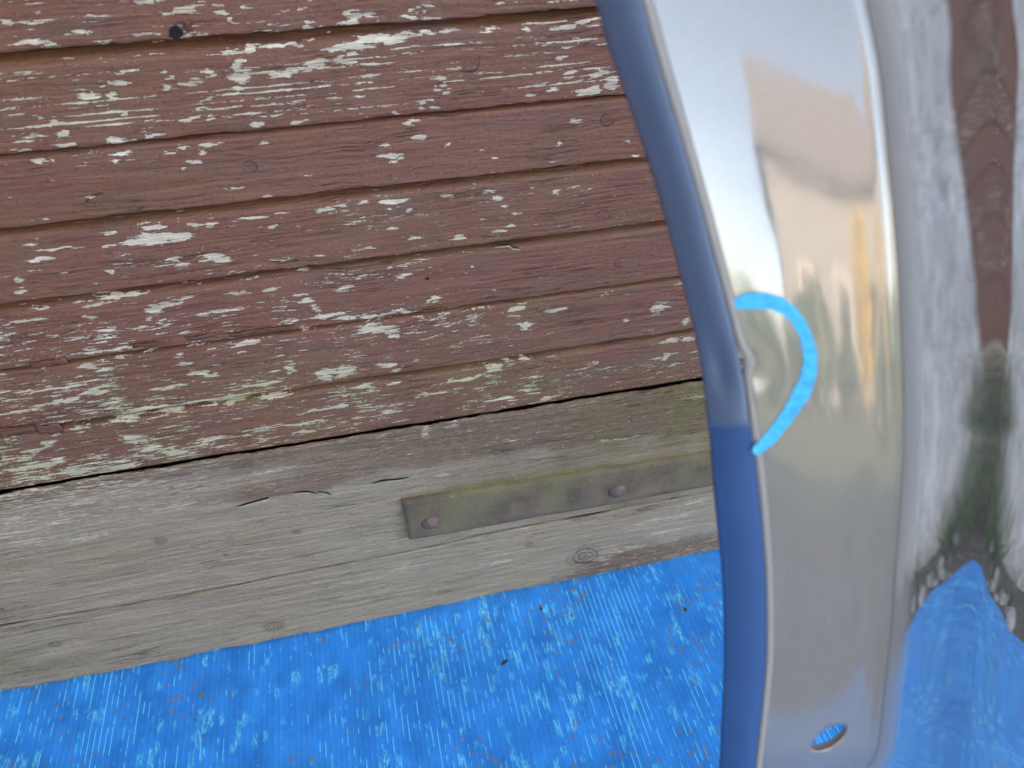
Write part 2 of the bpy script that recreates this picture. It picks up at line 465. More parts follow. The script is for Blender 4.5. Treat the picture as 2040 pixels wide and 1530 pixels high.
def blob_field(X, Z, blobs, out):
    X, Z = (X + 0.0035 * vnoise2(X * 90, Z * 420, 21) + 0.0022 * vnoise2(X * 240, Z * 800, 22),
            Z + 0.0011 * vnoise2(X * 110, Z * 130, 23) + 0.0009 * vnoise2(X * 330, Z * 300, 24))
    for b in blobs:
        cx, cy, rx, ry = b[:4]
        c = wall_pt(cx, cy)
        a, bb = wall_pt(cx + rx, cy - rx * 0.13), wall_pt(cx, cy + ry)
        ax, az = abs(a[0] - c[0]), abs(bb[1] - c[1])
        m = (np.abs(X - c[0]) < 1.9 * ax) & (np.abs(Z - c[1]) < 1.9 * az)
        if m.any():
            d = ((X[m] - c[0]) / ax) ** 2 + ((Z[m] - c[1]) / az) ** 2
            out[m] = np.maximum(out[m], np.clip(0.93 - 0.62 * d, 0, 1))
    return out


def knot_field(X, Z, knots):
    out = np.full(X.shape, 9.0)
    for cx, cy, r in knots:
        c = wall_pt(cx, cy)
        rx = abs(wall_pt(cx + r, cy)[0] - c[0])
        out = np.minimum(out, np.sqrt(((X - c[0]) / (rx * 1.2)) ** 2 + ((Z - c[1]) / rx) ** 2) * (1 + 0.14 * vnoise2(X * 70, Z * 70, 61)) + 0.05 * vnoise2(X * 260, Z * 260, 62))
    return out


def thin_lines(X, Z, z0, z1, out):
    """the straight growth-ring lines that have shed paint on the second board"""
    for k, t in enumerate((0.13, 0.2, 0.27, 0.34, 0.41, 0.47, 0.54, 0.6, 0.67, 0.74, 0.8, 0.87)):
        zz = z0 + (z1 - z0) * t + 0.0007 * vnoise(X * 20, 50 + k)
        seg = np.clip(vnoise(X * 9 + k * 13.7, 80 + k) * 2.2 + 0.45, 0, 1)
        seg = seg * np.clip(1.25 - np.abs(X + 0.02) * 0.9, 0, 1)
        out[:] = np.maximum(out, seg * np.clip(1.0 - np.abs(Z - zz) / 0.0011, 0, 1) * 0.85)


XF = np.concatenate([np.linspace(-0.73, -0.56, 4)[:-1], np.arange(-0.56, 0.62, 0.0016), np.linspace(0.622, 3.2, 14)])
XC = np.linspace(-0.73, 3.2, 60)
wall = tag(empty('timber_wall', (0, 0.06, 0)), 'weathered timber wall of red-brown boards with flaking paint over a grey sill beam', 'wall')
YB = 0.004                                        # face of the boarding, a little behind the face of the sill beam


def board(z0, z1, cove, dens, mosslev, fine, seed):
    """one board: bottom edge, face, cove at the top tucked behind the board above"""
    X = XF if fine else XC
    nz = max(4, int((z1 - z0 - cove) / (0.0011 if fine else 0.012)))
    zf = np.linspace(z0 + 0.0016, z1 - cove, nz)
    prof = [(0.016, z0 + 0.0004), (0.0012, z0), (0.0003, z0 + 0.0006)] + [(0.0, a) for a in zf]
    for s in np.linspace(0.12, 1, 9 if fine else 4):
        prof.append((0.0140 * s ** 1.5 * (1 if cove > 0.006 else 0.75), z1 - cove + cove * 1.0 * s))
    prof.append((0.0175, z1 + 0.003))
    py, pz = np.array(prof).T
    XX, PY = np.meshgrid(X, py, indexing='ij')
    _, PZ = np.meshgrid(X, pz, indexing='ij')
    edge = 0.0007 * vnoise(XX * 34, seed) + 0.0005 * vnoise(XX * 140, seed + 1)
    PZ = PZ + edge * np.exp(-np.abs(PZ - z0) / 0.003)
    PYw = YB + PY + 0.0006 * vnoise(XX * 3.1, seed + 2) + 0.0003 * vnoise2(XX * 24, PZ * 300, seed + 3) + 0.0002 * vnoise2(XX * 90, PZ * 700, seed + 4)
    V = np.stack([XX.ravel(), PYw.ravel(), PZ.ravel()], 1)
    n = V.shape[0]
    at = {}
    if fine:
        x, z = V[:, 0], V[:, 2]
        ch = np.interp(x, dens[0], dens[1]) + 0.16 * vnoise2(x * 9, z * 60, seed + 9)
        blob_field(x, z, BLOBS, ch)
        if cove < 0.0001 + 0.012 and abs(z1 - ZJ['J1']) < 1e-6:
            thin_lines(x, z, z0, z1, ch)
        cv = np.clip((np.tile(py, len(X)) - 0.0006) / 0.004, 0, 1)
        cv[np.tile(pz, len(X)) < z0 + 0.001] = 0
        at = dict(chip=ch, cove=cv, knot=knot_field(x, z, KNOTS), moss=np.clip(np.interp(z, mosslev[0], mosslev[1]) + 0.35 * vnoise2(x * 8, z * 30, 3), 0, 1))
    else:
        at = dict(chip=np.full(n, 0.1) + 0.25 * vnoise2(V[:, 0] * 6, V[:, 2] * 40, seed), cove=np.zeros(n), knot=np.full(n, 9.0), moss=np.zeros(n))
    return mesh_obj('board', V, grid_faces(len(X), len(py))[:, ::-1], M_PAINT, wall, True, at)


ml = ([0.28, 0.32, 0.36, 0.42, 0.5], [0.95, 0.8, 0.55, 0.15, 0.0])
dx = [-0.45, -0.2, 0.0, 0.2, 0.4]
levels = [('J7', 'J6', 0.009, (dx, [0.34, 0.34, 0.26, 0.17, 0.12])), ('J6', 'J5', 0.0045, (dx, [0.33, 0.30, 0.18, 0.06, 0.08])),
          ('J5', 'J4', 0.009, (dx, [0.17, 0.24, 0.14, -0.03, -0.1])), ('J4', 'J3', 0.009, (dx, [0.16, 0.12, 0.08, 0.0, -0.08])),
          ('J3', 'J2', 0.004, (dx, [-0.02, -0.06, -0.06, -0.1, -0.1])), ('J2', 'J1', 0.010, (dx, [0.0, 0.02, 0.0, -0.02, 0.0]))]
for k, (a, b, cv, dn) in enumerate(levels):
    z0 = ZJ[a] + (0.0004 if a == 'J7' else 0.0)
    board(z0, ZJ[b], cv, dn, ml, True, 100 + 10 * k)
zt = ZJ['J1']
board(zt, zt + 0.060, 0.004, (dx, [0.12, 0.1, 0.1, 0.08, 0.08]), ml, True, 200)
zt += 0.060
k = 0
while zt < 3.0:
    board(zt, zt + 0.0585, 0.009, None, None, False, 300 + 7 * k)
    zt += 0.0585
    k += 1

# backing so that no light comes through the joints, and the overhang of the roof far above
bk = np.array([(-0.73, 0.0205, 0.02), (3.2, 0.0205, 0.02), (3.2, 0.0205, 3.0), (-0.73, 0.0205, 3.0),
               (-0.73, 0.12, 0.02), (3.2, 0.12, 0.02), (3.2, 0.12, 3.0), (-0.73, 0.12, 3.0)])
BOXF = [(0, 1, 2, 3), (5, 4, 7, 6), (4, 0, 3, 7), (1, 5, 6, 2), (3, 2, 6, 7), (4, 5, 1, 0)]
mesh_obj('backing_panel', bk, BOXF, M_HOLE, wall)

# ------------------------------------------------------------------ sill beam and the worn board below it
_j9 = np.array([wall_pt(*q) for q in ((0, 1249), (250, 1208), (500, 1161), (600, 1140), (800, 1103), (1000, 1060), (1200, 1023), (1420, 980))])
_bt = np.array([wall_pt(*q) for q in ((0, 1380), (60, 1372), (120, 1358), (250, 1335), (345, 1317), (430, 1296), (500, 1287), (600, 1266), (720, 1242), (850, 1216),
                                      (1000, 1183), (1100, 1165), (1200, 1145), (1320, 1120), (1435, 1095))])


def curve_z(pts, x):
    return np.interp(x, pts[:, 0], pts[:, 1])


ZSHEET = float(_bt[:, 1].min()) - 0.004


def slab(name, zlo, zhi, yface, seed, paintf, mossf, chips, knots, lowround):
    X = XF
    nz = 130 if name == 'sill_beam' else 66
    T = np.linspace(0, 1, nz)
    XX, TT = np.meshgrid(X, T, indexing='ij')
    lo, hi = zlo(XX), zhi(XX)
    Z = lo + (hi - lo) * TT
    Y = np.full_like(Z, yface)
    dl, dh = Z - lo, hi - Z
    Y += lowround * np.clip(1 - dl / 0.004, 0, 1) ** 2
    Y += 0.0025 * np.clip(1 - dh / 0.003, 0, 1) ** 2
    Y += 0.0008 * vnoise2(XX * 6, Z * 40, seed) + 0.0006 * vnoise2(XX * 20, Z * 260, seed + 1) + 0.00035 * vnoise2(XX * 70, Z * 800, seed + 2)
    # back edges
    V = np.concatenate([np.stack([XX[:, :1], np.full((len(X), 1), 0.07), lo[:, :1] + 0.001], 2), np.stack([XX, Y, Z], 2),
                        np.stack([XX[:, :1], np.full((len(X), 1), 0.0075), hi[:, :1] - 0.007], 2)], 1)
    nv = V.shape[1]
    V = V.reshape(-1, 3)
    x, z = V[:, 0], V[:, 2]
    ch = paintf(x, z)[1]
    blob_field(x, z, chips, ch)
    at = dict(paint=paintf(x, z)[0], moss=mossf(x, z), chip=ch, knot=knot_field(x, z, knots))
    return mesh_obj(name, V, grid_faces(len(X), nv)[:, ::-1], M_BEAM, wall, True, at)


ZTOP = ZJ['J7'] - 0.001
zpl = lambda x: ZTOP - 0.058 + 0.0 * x             # lower limit of the paint left on the beam
_px = on_wall(600, 1050)[0]


def beam_paint(x, z):
    top = np.clip((z - (ZTOP - 0.062 + 0.01 * vnoise(x * 12, 5))) / 0.010, 0, 1)
    right = np.clip((x + 0.16) / 0.22, 0, 1)
    p = top * np.clip(0.55 + 0.5 * right + 0.35 * vnoise2(x * 7, z * 50, 12), 0, 1) + (1 - top) * right * 0.45
    chips = top * np.clip(0.62 - 0.62 * np.clip((x + 0.34) / 0.26, 0, 1), 0.05, 1) + 0.12
    chips += 0.08 * np.clip(1 - (ZTOP - z) / 0.010, 0, 1)  # pale highlight on the lit top edge, painted in as extra chips
    return p, chips


def beam_moss(x, z):
    r = np.clip((x - 0.02) / 0.25, 0, 1) * np.clip(1.1 - np.abs(z - (ZTOP - 0.03)) / 0.07, 0, 1)
    st_top = np.interp(x, [wall_pt(799, 993)[0], wall_pt(1408, 898)[0]], [wall_pt(799, 993)[1], wall_pt(1408, 898)[1]])
    r = np.maximum(r, np.exp(-np.abs(z - st_top - 0.001) / 0.003) * (x > wall_pt(799, 993)[0]) * 1.3)
    return np.clip(0.8 * r + 0.08 + 0.25 * vnoise2(x * 9, z * 30, 44), 0, 1)


def sill_paint(x, z):
    r = np.clip((x - 0.12) / 0.12, 0, 1) * np.clip(1 - (z - curve_z(_bt, x)) / 0.06, 0, 1)
    return r * 1.3 + 0.04, 0.05 + 0.5 * r


def sill_moss(x, z):
    l = np.exp(-(((x - on_wall(75, 1310)[0]) / 0.05) ** 2 + ((z - on_wall(75, 1320)[1]) / 0.02) ** 2))
    t = np.clip(1 - (curve_z(_j9, x) - z) / 0.014, 0, 1) * 0.5
    return np.clip(l * 2.0 + t + 0.10 * vnoise2(x * 12, z * 40, 5), 0, 1)


BCH = [(60, 1080, 90, 12), (170, 1070, 60, 12), (230, 970, 70, 14), (160, 995, 60, 9), (280, 960, 40, 12), (850, 862, 12, 22), (900, 850, 20, 5),
       (560, 935, 60, 3), (1000, 880, 40, 3), (1230, 875, 50, 4), (880, 945, 20, 6), (350, 1010, 60, 6), (1390, 790, 30, 10), (1100, 800, 50, 4)]
SCH = [(1290, 1040, 60, 5), (1330, 1060, 50, 5), (1250, 1095, 60, 6), (1190, 1115, 40, 6), (1350, 1030, 50, 6), (1390, 1000, 40, 5), (1000, 1120, 60, 5), (820, 1130, 60, 4)]
slab('sill_beam', lambda x: curve_z(_j9, x) + 0.0004, lambda x: ZTOP + 0 * x + 0.0009 * vnoise(x * 26, 2) + 0.0008 * vnoise(x * 95, 4) + 0.0004 * vnoise(x * 300, 6), 0.0, 31, beam_paint, beam_moss, BCH, BKNOTS, 0.002)
slab('sill_board', lambda x: curve_z(_bt, x) + 0.0012 * vnoise(x * 60, 8) + 0.0005 * vnoise(x * 230, 9), lambda x: curve_z(_j9, x) - 0.0011 - 0.0006 * vnoise(x * 45, 12), 0.0006, 61,
     sill_paint, sill_moss, SCH, BKNOTS, 0.003)

# splits in the beam: thin dark wedges let into the face, a few millimetres proud splinter beside each
def split(path, wpx):
    P = [np.array([wall_pt(*q)[0], -0.0012, wall_pt(*q)[1]]) for q in path]
    V, Fc = [], []
    for i, p in enumerate(P):
        hw = wpx * 0.0004 * math.sin(math.pi * (i + 0.35) / (len(P) - 0.3))
        V += [p + (0, 0.0006, hw), p + (0, 0.0006, -hw)]
    for i in range(len(P) - 1):
        Fc.append((2 * i, 2 * i + 1, 2 * i + 3, 2 * i + 2))
    mesh_obj('split', V, Fc, M_HOLE, wall)
    V = [v + np.array((0, -0.0012, -0.0011)) for v in V]
    mesh_obj('splinter', V, Fc, M_BEAM, wall, False, dict(paint=np.full(len(V), 0.2), moss=np.zeros(len(V)), chip=np.full(len(V), 0.7), knot=np.full(len(V), 9.0)))


split([(470, 1008), (500, 1001), (522, 995), (536, 990)], 5)
split([(585, 980), (612, 978), (640, 983)], 3)
split([(632, 978), (650, 980), (660, 985)], 3.5)
split([(740, 962), (762, 956), (790, 954), (815, 950)], 3)
split([(985, 488), (1014, 486), (1022, 492), (1035, 493)], 2)

# lifted flakes of paint beside the grooves
def flake(px, py, lpx, hpx, seed, curl=0.004):
    c = wall_pt(px, py)
    L, H = lpx * 0.00045, hpx * 0.0006
    V, Fc = [], []
    nu, nv = 9, 4
    for i in range(nu):
        for j in range(nv):
            u, v = i / (nu - 1) - 0.5, j / (nv - 1)
            jag = 0.18 * H * float(vnoise(i * 1.7, seed)) if j in (0, nv - 1) else 0
            V.append((c[0] + u * L, YB - 0.0006 - curl * v * v * (0.4 + 0.6 * math.cos(u * 2.4)), c[1] - H * 0.5 + v * H + jag + u * L * -0.01))
    Fc = [(i * nv + j, (i + 1) * nv + j, (i + 1) * nv + j + 1, i * nv + j + 1) for i in range(nu - 1) for j in range(nv - 1)]
    n = len(V)
    o = mesh_obj('paint_flake', V, Fc, M_PAINT, wall, True, dict(chip=np.full(n, -0.6), cove=np.zeros(n), moss=np.full(n, 0.1), knot=np.full(n, 9.0)))
    md = o.modifiers.new('s', 'SOLIDIFY')
    md.thickness = 0.0005


for i, (a, b, c_, d) in enumerate([(30, 862, 60, 16), (96, 858, 40, 20), (78, 731, 30, 10), (110, 726, 34, 10), (300, 690, 60, 8), (400, 676, 50, 8), (480, 670, 40, 8),
                                   (560, 659, 50, 9), (520, 664, 20, 8), (865, 622, 40, 6)]):
    flake(a, b, c_, d, 900 + i, 0.003)

# nail holes and nail heads
def disc(name, px, py, r, yc, mat, parent, bulge=0.0, flat=1.0, n=20):
    c = wall_pt(px, py)
    V, Fc = [(c[0], yc - bulge, c[1])], []
    jg = [1.0] * n if name != 'nail_hole' else [0.82 + 0.3 * float(vnoise(i_ * 0.8, 991)) for i_ in range(n)]
    for ring, (rr, yy) in enumerate(((0.55, bulge * 0.75), (0.9, bulge * 0.3), (1.0, 0.0), (1.0, -0.003))):
        for i in range(n):
            a = 2 * math.pi * i / n
            V.append((c[0] + r * jg[i] * rr * math.cos(a), yc - yy, c[1] + r * jg[i] * rr * flat * math.sin(a)))
    for i in range(n):
        Fc.append((0, 1 + i, 1 + (i + 1) % n))
        for g in range(3):
            a, b = 1 + g * n + i, 1 + g * n + (i + 1) % n
            Fc.append((a, a + n, b + n, b))
    return mesh_obj(name, V, Fc, mat, parent, True, dict(chip=np.full(len(V), -0.3), cove=np.zeros(len(V)), moss=np.zeros(len(V)), knot=np.full(len(V), 9.0)))


nh = disc('nail_hole', 350, 71, 0.0044, YB - 0.0004, M_HOLE, wall)
disc('nail_head', 1240, 527, 0.0040, YB - 0.0002, M_PAINT, wall, 0.0004)
disc('nail_head', 853, 561, 0.0013, YB - 0.0002, M_HOLE, wall, 0.0003)
disc('nail_head', 1371, 790, 0.0010, -0.0002, M_HOLE, wall, 0.0003)
flake(374, 56, 10, 12, 950, 0.006)

# iron strap let onto the beam, with two round bolt heads
sp = [wall_pt(799, 993), wall_pt(808, 1072), wall_pt(1421, 962), wall_pt(1408, 898)]
sx0, sx1 = sp[0][0], 0.62
ztl, ztr = sp[0][1], sp[3][1]
zbl, zbr = sp[1][1], sp[2][1]
nx, nz = 90, 22
V = []
for i in range(nx):
    x = sx0 + (sx1 - sx0) * (max(0, i - 1) / (nx - 2))
    t = (x - sx0) / (sp[3][0] - sx0)
    zt_, zb_ = ztl + (ztr - ztl) * t + 0.0006 * float(vnoise(x * 40, 71)), zbl + (zbr - zbl) * t + 0.0005 * float(vnoise(x * 30, 72))
    for j in range(nz):
        v = j / (nz - 1)
        y = -0.0056 + 0.0022 * max(0, (v - 0.9) / 0.1) ** 2 + 0.002 * max(0, (0.12 - v) / 0.12) ** 2 + 0.0004 * float(vnoise2(x * 30, v * 4, 73))
        y = 0.002 if i == 0 else y
        V.append((x + (0.0007 * float(vnoise(v * 6, 74)) if i < 2 else 0) + (0.002 * (1 - v) if i < 2 else 0), y, zb_ + (zt_ - zb_) * v))
    V.append((x, 0.002, zt_))
    V.append((x, 0.002, zb_))
st = nz + 2
Fc = []
for i in range(nx - 1):
    for j in range(nz - 1):
        a = i * st + j
        Fc.append((a, a + st, a + st + 1, a + 1))
    a = i * st
    Fc.append((a + nz - 1, a + st + nz - 1, a + st + nz, a + nz))
    Fc.append((a + nz + 1, a + st + nz + 1, a + st, a))
strap = mesh_obj('iron_strap', V, Fc, M_STRAP, wall, True)
strap['label'] = 'mossy rust-brown iron strap bolted along the sill beam'


def bolt(px, py, r):
    o = disc('bolt_head', px, py, r, -0.0054, M_BOLT, None, 0.0058, 0.94, 28)
    o.parent = strap
    o.matrix_parent_inverse = strap.matrix_world.inverted()
    o.location = -Vector(wall.location)
    return o


bolt(857, 1033, 0.0098)
bolt(1226, 971, 0.0105)

# ------------------------------------------------------------------ blue fluted plastic sheet on the ground
def mat_sheet():
    n = NT('blue_fluted_plastic')
    p = n.pos()
    x, y, z = n.sep(p)
    u = n.ma('DIVIDE', x, 0.0056)
    cell = n.ma('FLOOR', u)
    fr = n.ma('FRACT', u)
    dl = n.ma('ABSOLUTE', n.ma('SUBTRACT', fr, 0.5))
    seg = n.noise(n.comb(n.ma('MULTIPLY', cell, 3.37), n.ma('MULTIPLY', y, 34.0), 0.0), 1, 3, 0.6)
    reg = n.noise(n.scale(p, (7, 5, 0)), 1, 3)
    big = n.noise(n.scale(p, (26, 20, 0)), 1, 3, 0.55)
    on = n.mr(n.ma('ADD', seg, n.mr(reg, 0.3, 0.7, -0.15, 0.13)), 0.53, 0.575)
    line = n.ma('MULTIPLY', n.mr(dl, 0.035, 0.085, 1, 0), on)
    # popped cells: short boxes between two ribs, with glints painted into their colour
    cell2 = n.ma('FLOOR', n.ma('ADD', u, 0.5))
    pop = n.noise(n.comb(n.ma('MULTIPLY', cell2, 1.13), n.ma('MULTIPLY', y, 34.0), 4.0), 1, 1, 0.5)
    clus = n.noise(n.scale(p, (20, 13, 0)), 1, 2)
    popm = n.mr(n.ma('ADD', pop, n.mr(clus, 0.35, 0.75, -0.14, 0.2)), 0.60, 0.70)
    popm = n.ma('MULTIPLY', popm, n.mr(n.noise(n.scale(p, (420, 130, 0)), 1, 4, 0.65), 0.42, 0.62, 0.05, 1))
    fz = n.noise(n.scale(p, (60, 26, 0)), 1, 4, 0.65)
    c = n.mix(n.mr(big, 0.35, 0.65), (0.0, 0.215, 0.60), (0.0, 0.305, 0.80))
    c = n.mix(n.mr(fz, 0.50, 0.72, 0, 0.35), c, (0.005, 0.42, 1.0))
    c = n.mix(n.ma('MULTIPLY', popm, 0.95), c, (0.10, 0.75, 1.0))
    c = n.mix(n.ma('MULTIPLY', line, 0.95), c, (0.12, 0.80, 1.0))
    # dried mud spots and smears
    v = n.voro(n.ma('MULTIPLY', 1.0, 1.0) and p, 95)
    area = n.noise(n.scale(p, (9, 12, 0)), 1, 3, 0.6)
    sp_ = n.ma('MULTIPLY', n.mr(n.ma('ADD', v[0], n.mr(n.noise(p, 300, 2), 0, 1, -0.15, 0.15)), 0.22, 0.38, 1, 0), n.mr(area, 0.50, 0.60))
    sm = n.mr(n.noise(n.scale(p, (45, 80, 0)), 1, 4, 0.65), 0.66, 0.76)
    sm = n.ma('MULTIPLY', sm, n.mr(area, 0.46, 0.56))
    dirt = n.ma('MAXIMUM', sp_, sm)
    c = n.mix(n.ma('MULTIPLY', dirt, 0.58), c, (0.19, 0.19, 0.19))
    scr = n.ma('ABSOLUTE', n.ma('SUBTRACT', n.noise(n.scale(p, (30, 30, 0)), 1, 2, 0.5, 1.2), 0.5))
    c = n.mix(n.ma('MULTIPLY', n.mr(scr, 0.0, 0.004, 1, 0), n.mr(clus, 0.5, 0.6, 0, 0.3)), c, (0.15, 0.5, 0.9))
    film = n.noise(n.scale(p, (4, 5, 0)), 1, 3)
    c = n.mix(n.mr(film, 0.5, 0.75, 0, 0.28), c, (0.015, 0.20, 0.46))
    h = n.ma('ADD', n.ma('MULTIPLY', n.noise(p, 120, 3), 0.6), n.ma('MULTIPLY', popm, 1.2))
    rgh = n.mr(n.ma('ADD', n.noise(p, 40, 3), n.ma('MULTIPLY', dirt, 0.5)), 0.3, 1.0, 0.34, 0.85)
    return n.done(Base_Color=c, Roughness=rgh, Specular_IOR_Level=0.06, Normal=n.bump(h, 0.0009, 0.6))


M_SHEET = mat_sheet()
SX0, SX1, SY0, SY1 = -0.57, 1.35, -1.55, 0.03
xs = []
k0, k1 = int(SX0 / 0.0056), int(SX1 / 0.0056)
for k in range(k0, k1):
    xs += [(k + t) * 0.0056 for t in (0.0, 0.25, 0.42, 0.5, 0.58, 0.75)]
xs = np.array(xs)
hx = np.tile([-0.00010, -0.00005, 0.0, 0.00018, 0.0, -0.00005], k1 - k0)
ys = np.concatenate([np.linspace(SY0, -0.5, 14)[:-1], np.arange(-0.5, SY1 + 0.001, 0.02)])
XX, YY = np.meshgrid(xs, ys, indexing='ij')
ZZ = ZSHEET + hx[:, None] - 0.0006 + 0.0014 * vnoise2(XX * 7, YY * 9, 3) + 0.0007 * vnoise2(XX * 30, YY * 20, 4)
ZZ -= 0.004 * np.clip(YY / 0.03, 0, 1) ** 2
ZZ = np.minimum(ZZ, ZSHEET + 0.0012)
YYe = YY + (YY < SY0 + 0.01) * 0.012 * vnoise(XX * 5, 9)
top = np.stack([XX, YYe, ZZ], 2).reshape(-1, 3)
sheet = mesh_obj('plastic_sheet', top, grid_faces(len(xs), len(ys)), M_SHEET, None, False)
md = sheet.modifiers.new('s', 'SOLIDIFY')
md.thickness = 0.004
md.offset = -1
tag(sheet, 'bright blue fluted plastic sheet with mud spots lying on the ground by the wall', 'sheet')

ZG = ZSHEET - 0.009
# scraps on the sheet
M_LEAF = mat_plain('dry_brown_leaf', (0.10, 0.045, 0.035), 0.7, 0.4, 200)
M_STRAW = mat_plain('straw_scrap', (0.40, 0.27, 0.13), 0.8, 0.3, 200)
M_CHIPW = mat_plain('pale_paint_crumb', (0.62, 0.60, 0.55), 0.7, 0.15, 200)


def scrap(px, py, L, W, ang, mat, name, label, cat, seed, group=None):
    x, y = on_floor(px, py, ZSHEET)
    r = np.random.default_rng(seed)
    V, Fc = [], []
    n = 8
    for i in range(n):
        u = i / (n - 1) - 0.5
        w_ = W * (1 - (2 * u) ** 2) ** 0.6 * (1 + 0.3 * r.uniform(-1, 1)) + 0.0002
        for s in (-1, 0, 1):
            V.append((u * L, s * w_ * 0.5, 0.0005 + 0.0012 * abs(s) + 0.0008 * math.sin(u * 5)))
    for i in range(n - 1):
        for j in range(2):
            a = i * 3 + j
            Fc.append((a, a + 3, a + 4, a + 1))
    o = mesh_obj(name, V, Fc, mat, None, True)
    o.location = (x, y, ZSHEET + 0.0004)
    o.rotation_euler = (0, 0, ang)
    mm = o.modifiers.new('s', 'SOLIDIFY')
    mm.thickness = 0.0004
    tag(o, label, cat, group)


scrap(1005, 1321, 0.0085, 0.0035, 0.35, M_LEAF, 'leaf_fragment', 'small dark red-brown leaf fragment curled on the blue sheet', 'leaf', 1)
scrap(1365, 1200 + 16, 0.004, 0.003, 1.1, M_LEAF, 'seed_husk', 'tiny dark husk on the blue sheet near the sill board', 'husk', 2)
scrap(646, 1276, 0.007, 0.0018, -0.6, M_STRAW, 'straw_bit', 'tan straw bit lying on the blue sheet beside the sill board', 'straw', 3)
scrap(1078, 1214, 0.004, 0.0025, 1.9, M_LEAF, 'dark_crumb', 'blackish crumb of bark on the blue sheet below the iron strap', 'crumb', 4)
scrap(403, 1386, 0.0045, 0.004, 0.2, M_STRAW, 'mud_crumb', 'round grey-brown crumb of dried mud on the blue sheet', 'crumb', 5)

# ------------------------------------------------------------------ the car panel standing in front
def mat_panel(name, base, metal, rough, coat, wob, dust, blend=None):
    n = NT(name)
    p = n.pos()
    g_ = n.attr('gloss') if blend else None
    fl = n.noise(p, 2600, 1, 0.5)
    c = n.mix(n.mr(fl, 0.3, 0.7), tuple(b * 0.88 for b in base), tuple(min(1, b * 1.12) for b in base))
    d = n.noise(p, 55, 4, 0.6)
    rg = n.mr(d, 0.3, 0.75, rough * 0.7, rough * 1.5)
    spk = n.ma('MULTIPLY', n.mr(n.voro(p, 620)[0], 0.06, 0.14, 1, 0), n.mr(n.noise(p, 130, 2), 0.55, 0.7))
    c = n.mix(n.ma('MULTIPLY', spk, dust), c, (0.55, 0.52, 0.47))
    if blend:
        c = n.mix(g_, blend[0], c)
        metal = n.mr(g_, 0, 1, blend[1], metal)
        rg = n.ma('MULTIPLY', rg, n.mr(g_, 0, 1, blend[2] / rough, 1.0))
    h = n.ma('ADD', n.noise(p, 22, 2, 0.4), n.ma('MULTIPLY', n.noise(p, 400, 1), 0.02))
    nm = n.bump(h, wob, 0.5)
    return n.done(Base_Color=c, Metallic=metal, Roughness=rg, Coat_Weight=coat, Coat_Roughness=0.02, Normal=nm, Coat_Normal=nm)


M_FLANGE = mat_panel('dusty_champagne_paint', (0.30, 0.283, 0.262), 0.26, 0.075, 0.22, 0.0008, 0.12)
M_SKIN = mat_panel('glossy_champagne_paint', (0.80, 0.775, 0.745), 0.90, 0.014, 0.2, 0.00025, 0.10, ((0.30, 0.283, 0.262), 0.26, 0.075))
M_BEAD = mat_panel('pale_rolled_edge', (0.34, 0.31, 0.285), 0.0, 0.45, 0.05, 0.0003, 0.0)


def mat_trim(name, a, b):
    n = NT(name)
    p = n.pos()
    f = n.noise(p, 45, 4, 0.6)
    c = n.mix(n.mr(f, 0.1, 0.9), a, b)
    return n.done(Base_Color=c, Roughness=0.33, Specular_IOR_Level=0.5, Normal=n.bump(f, 0.0002, 0.15))


M_TRIM = mat_trim('slate_blue_edge_trim', (0.105, 0.155, 0.24), (0.13, 0.185, 0.28))
M_TRIM2 = mat_trim('deep_blue_edge_trim', (0.028, 0.100, 0.26), (0.040, 0.125, 0.30))
M_MARK = mat_plain('blue_marker_ink', (0.012, 0.50, 0.95), 0.4, 0.22, 330, 0.3, 0.12)

Z0, SL = 0.275, 0.38


def zrow(y):
    v = (y - CYP) / F_PX
    return Z0 / (1 - SL * v)


def itp(tab, y):
    a = np.array(tab, float)
    return float(np.interp(y, a[:, 0], a[:, 1]))


XL = [(-500, 1010), (0, 1186), (86, 1207), (173, 1240), (302, 1285), (431, 1324), (561, 1358), (647, 1381), (740, 1399), (840, 1409), (1000, 1421), (1140, 1437),
      (1300, 1441), (1400, 1437), (1530, 1431), (1800, 1405), (2500, 1300)]
XB = [(-500, 1075), (0, 1281), (86, 1302), (173, 1328), (302, 1365), (431, 1402), (561, 1436), (647, 1459), (740, 1480), (840, 1494), (900, 1503), (1000, 1514),
      (1140, 1525), (1300, 1527), (1400, 1518), (1530, 1503), (1800, 1470), (2500, 1360)]
XFO = [(-500, 1582), (0, 1692), (150, 1722), (300, 1737), (500, 1757), (650, 1766), (800, 1772), (900, 1772), (1000, 1767), (1140, 1756), (1300, 1746), (1400, 1734),
       (1480, 1728), (1530, 1716), (1800, 1650), (2500, 1480)]


def smooth_tab(tab):
    a = np.array(tab, float)
    yy = np.arange(-500, 2501, 10.0)
    v = np.interp(yy, a[:, 0], a[:, 1])
    ker = np.hanning(19)
    ker /= ker.sum()
    vp = np.concatenate([v[0] + (v[1] - v[0]) * np.arange(-20, 0), v, v[-1] + (v[-1] - v[-2]) * np.arange(1, 21)])
    v2 = np.convolve(vp, ker, 'same')[20:-20]
    return lambda y: np.interp(y, yy, v2)


fXL, fXB, fXF = smooth_tab(XL), smooth_tab(XB), smooth_tab(XFO)


def cam_pt(px, py, Z):
    return np.array([(px - CXP) / F_PX * Z, (py - CYP) / F_PX * Z, Z])


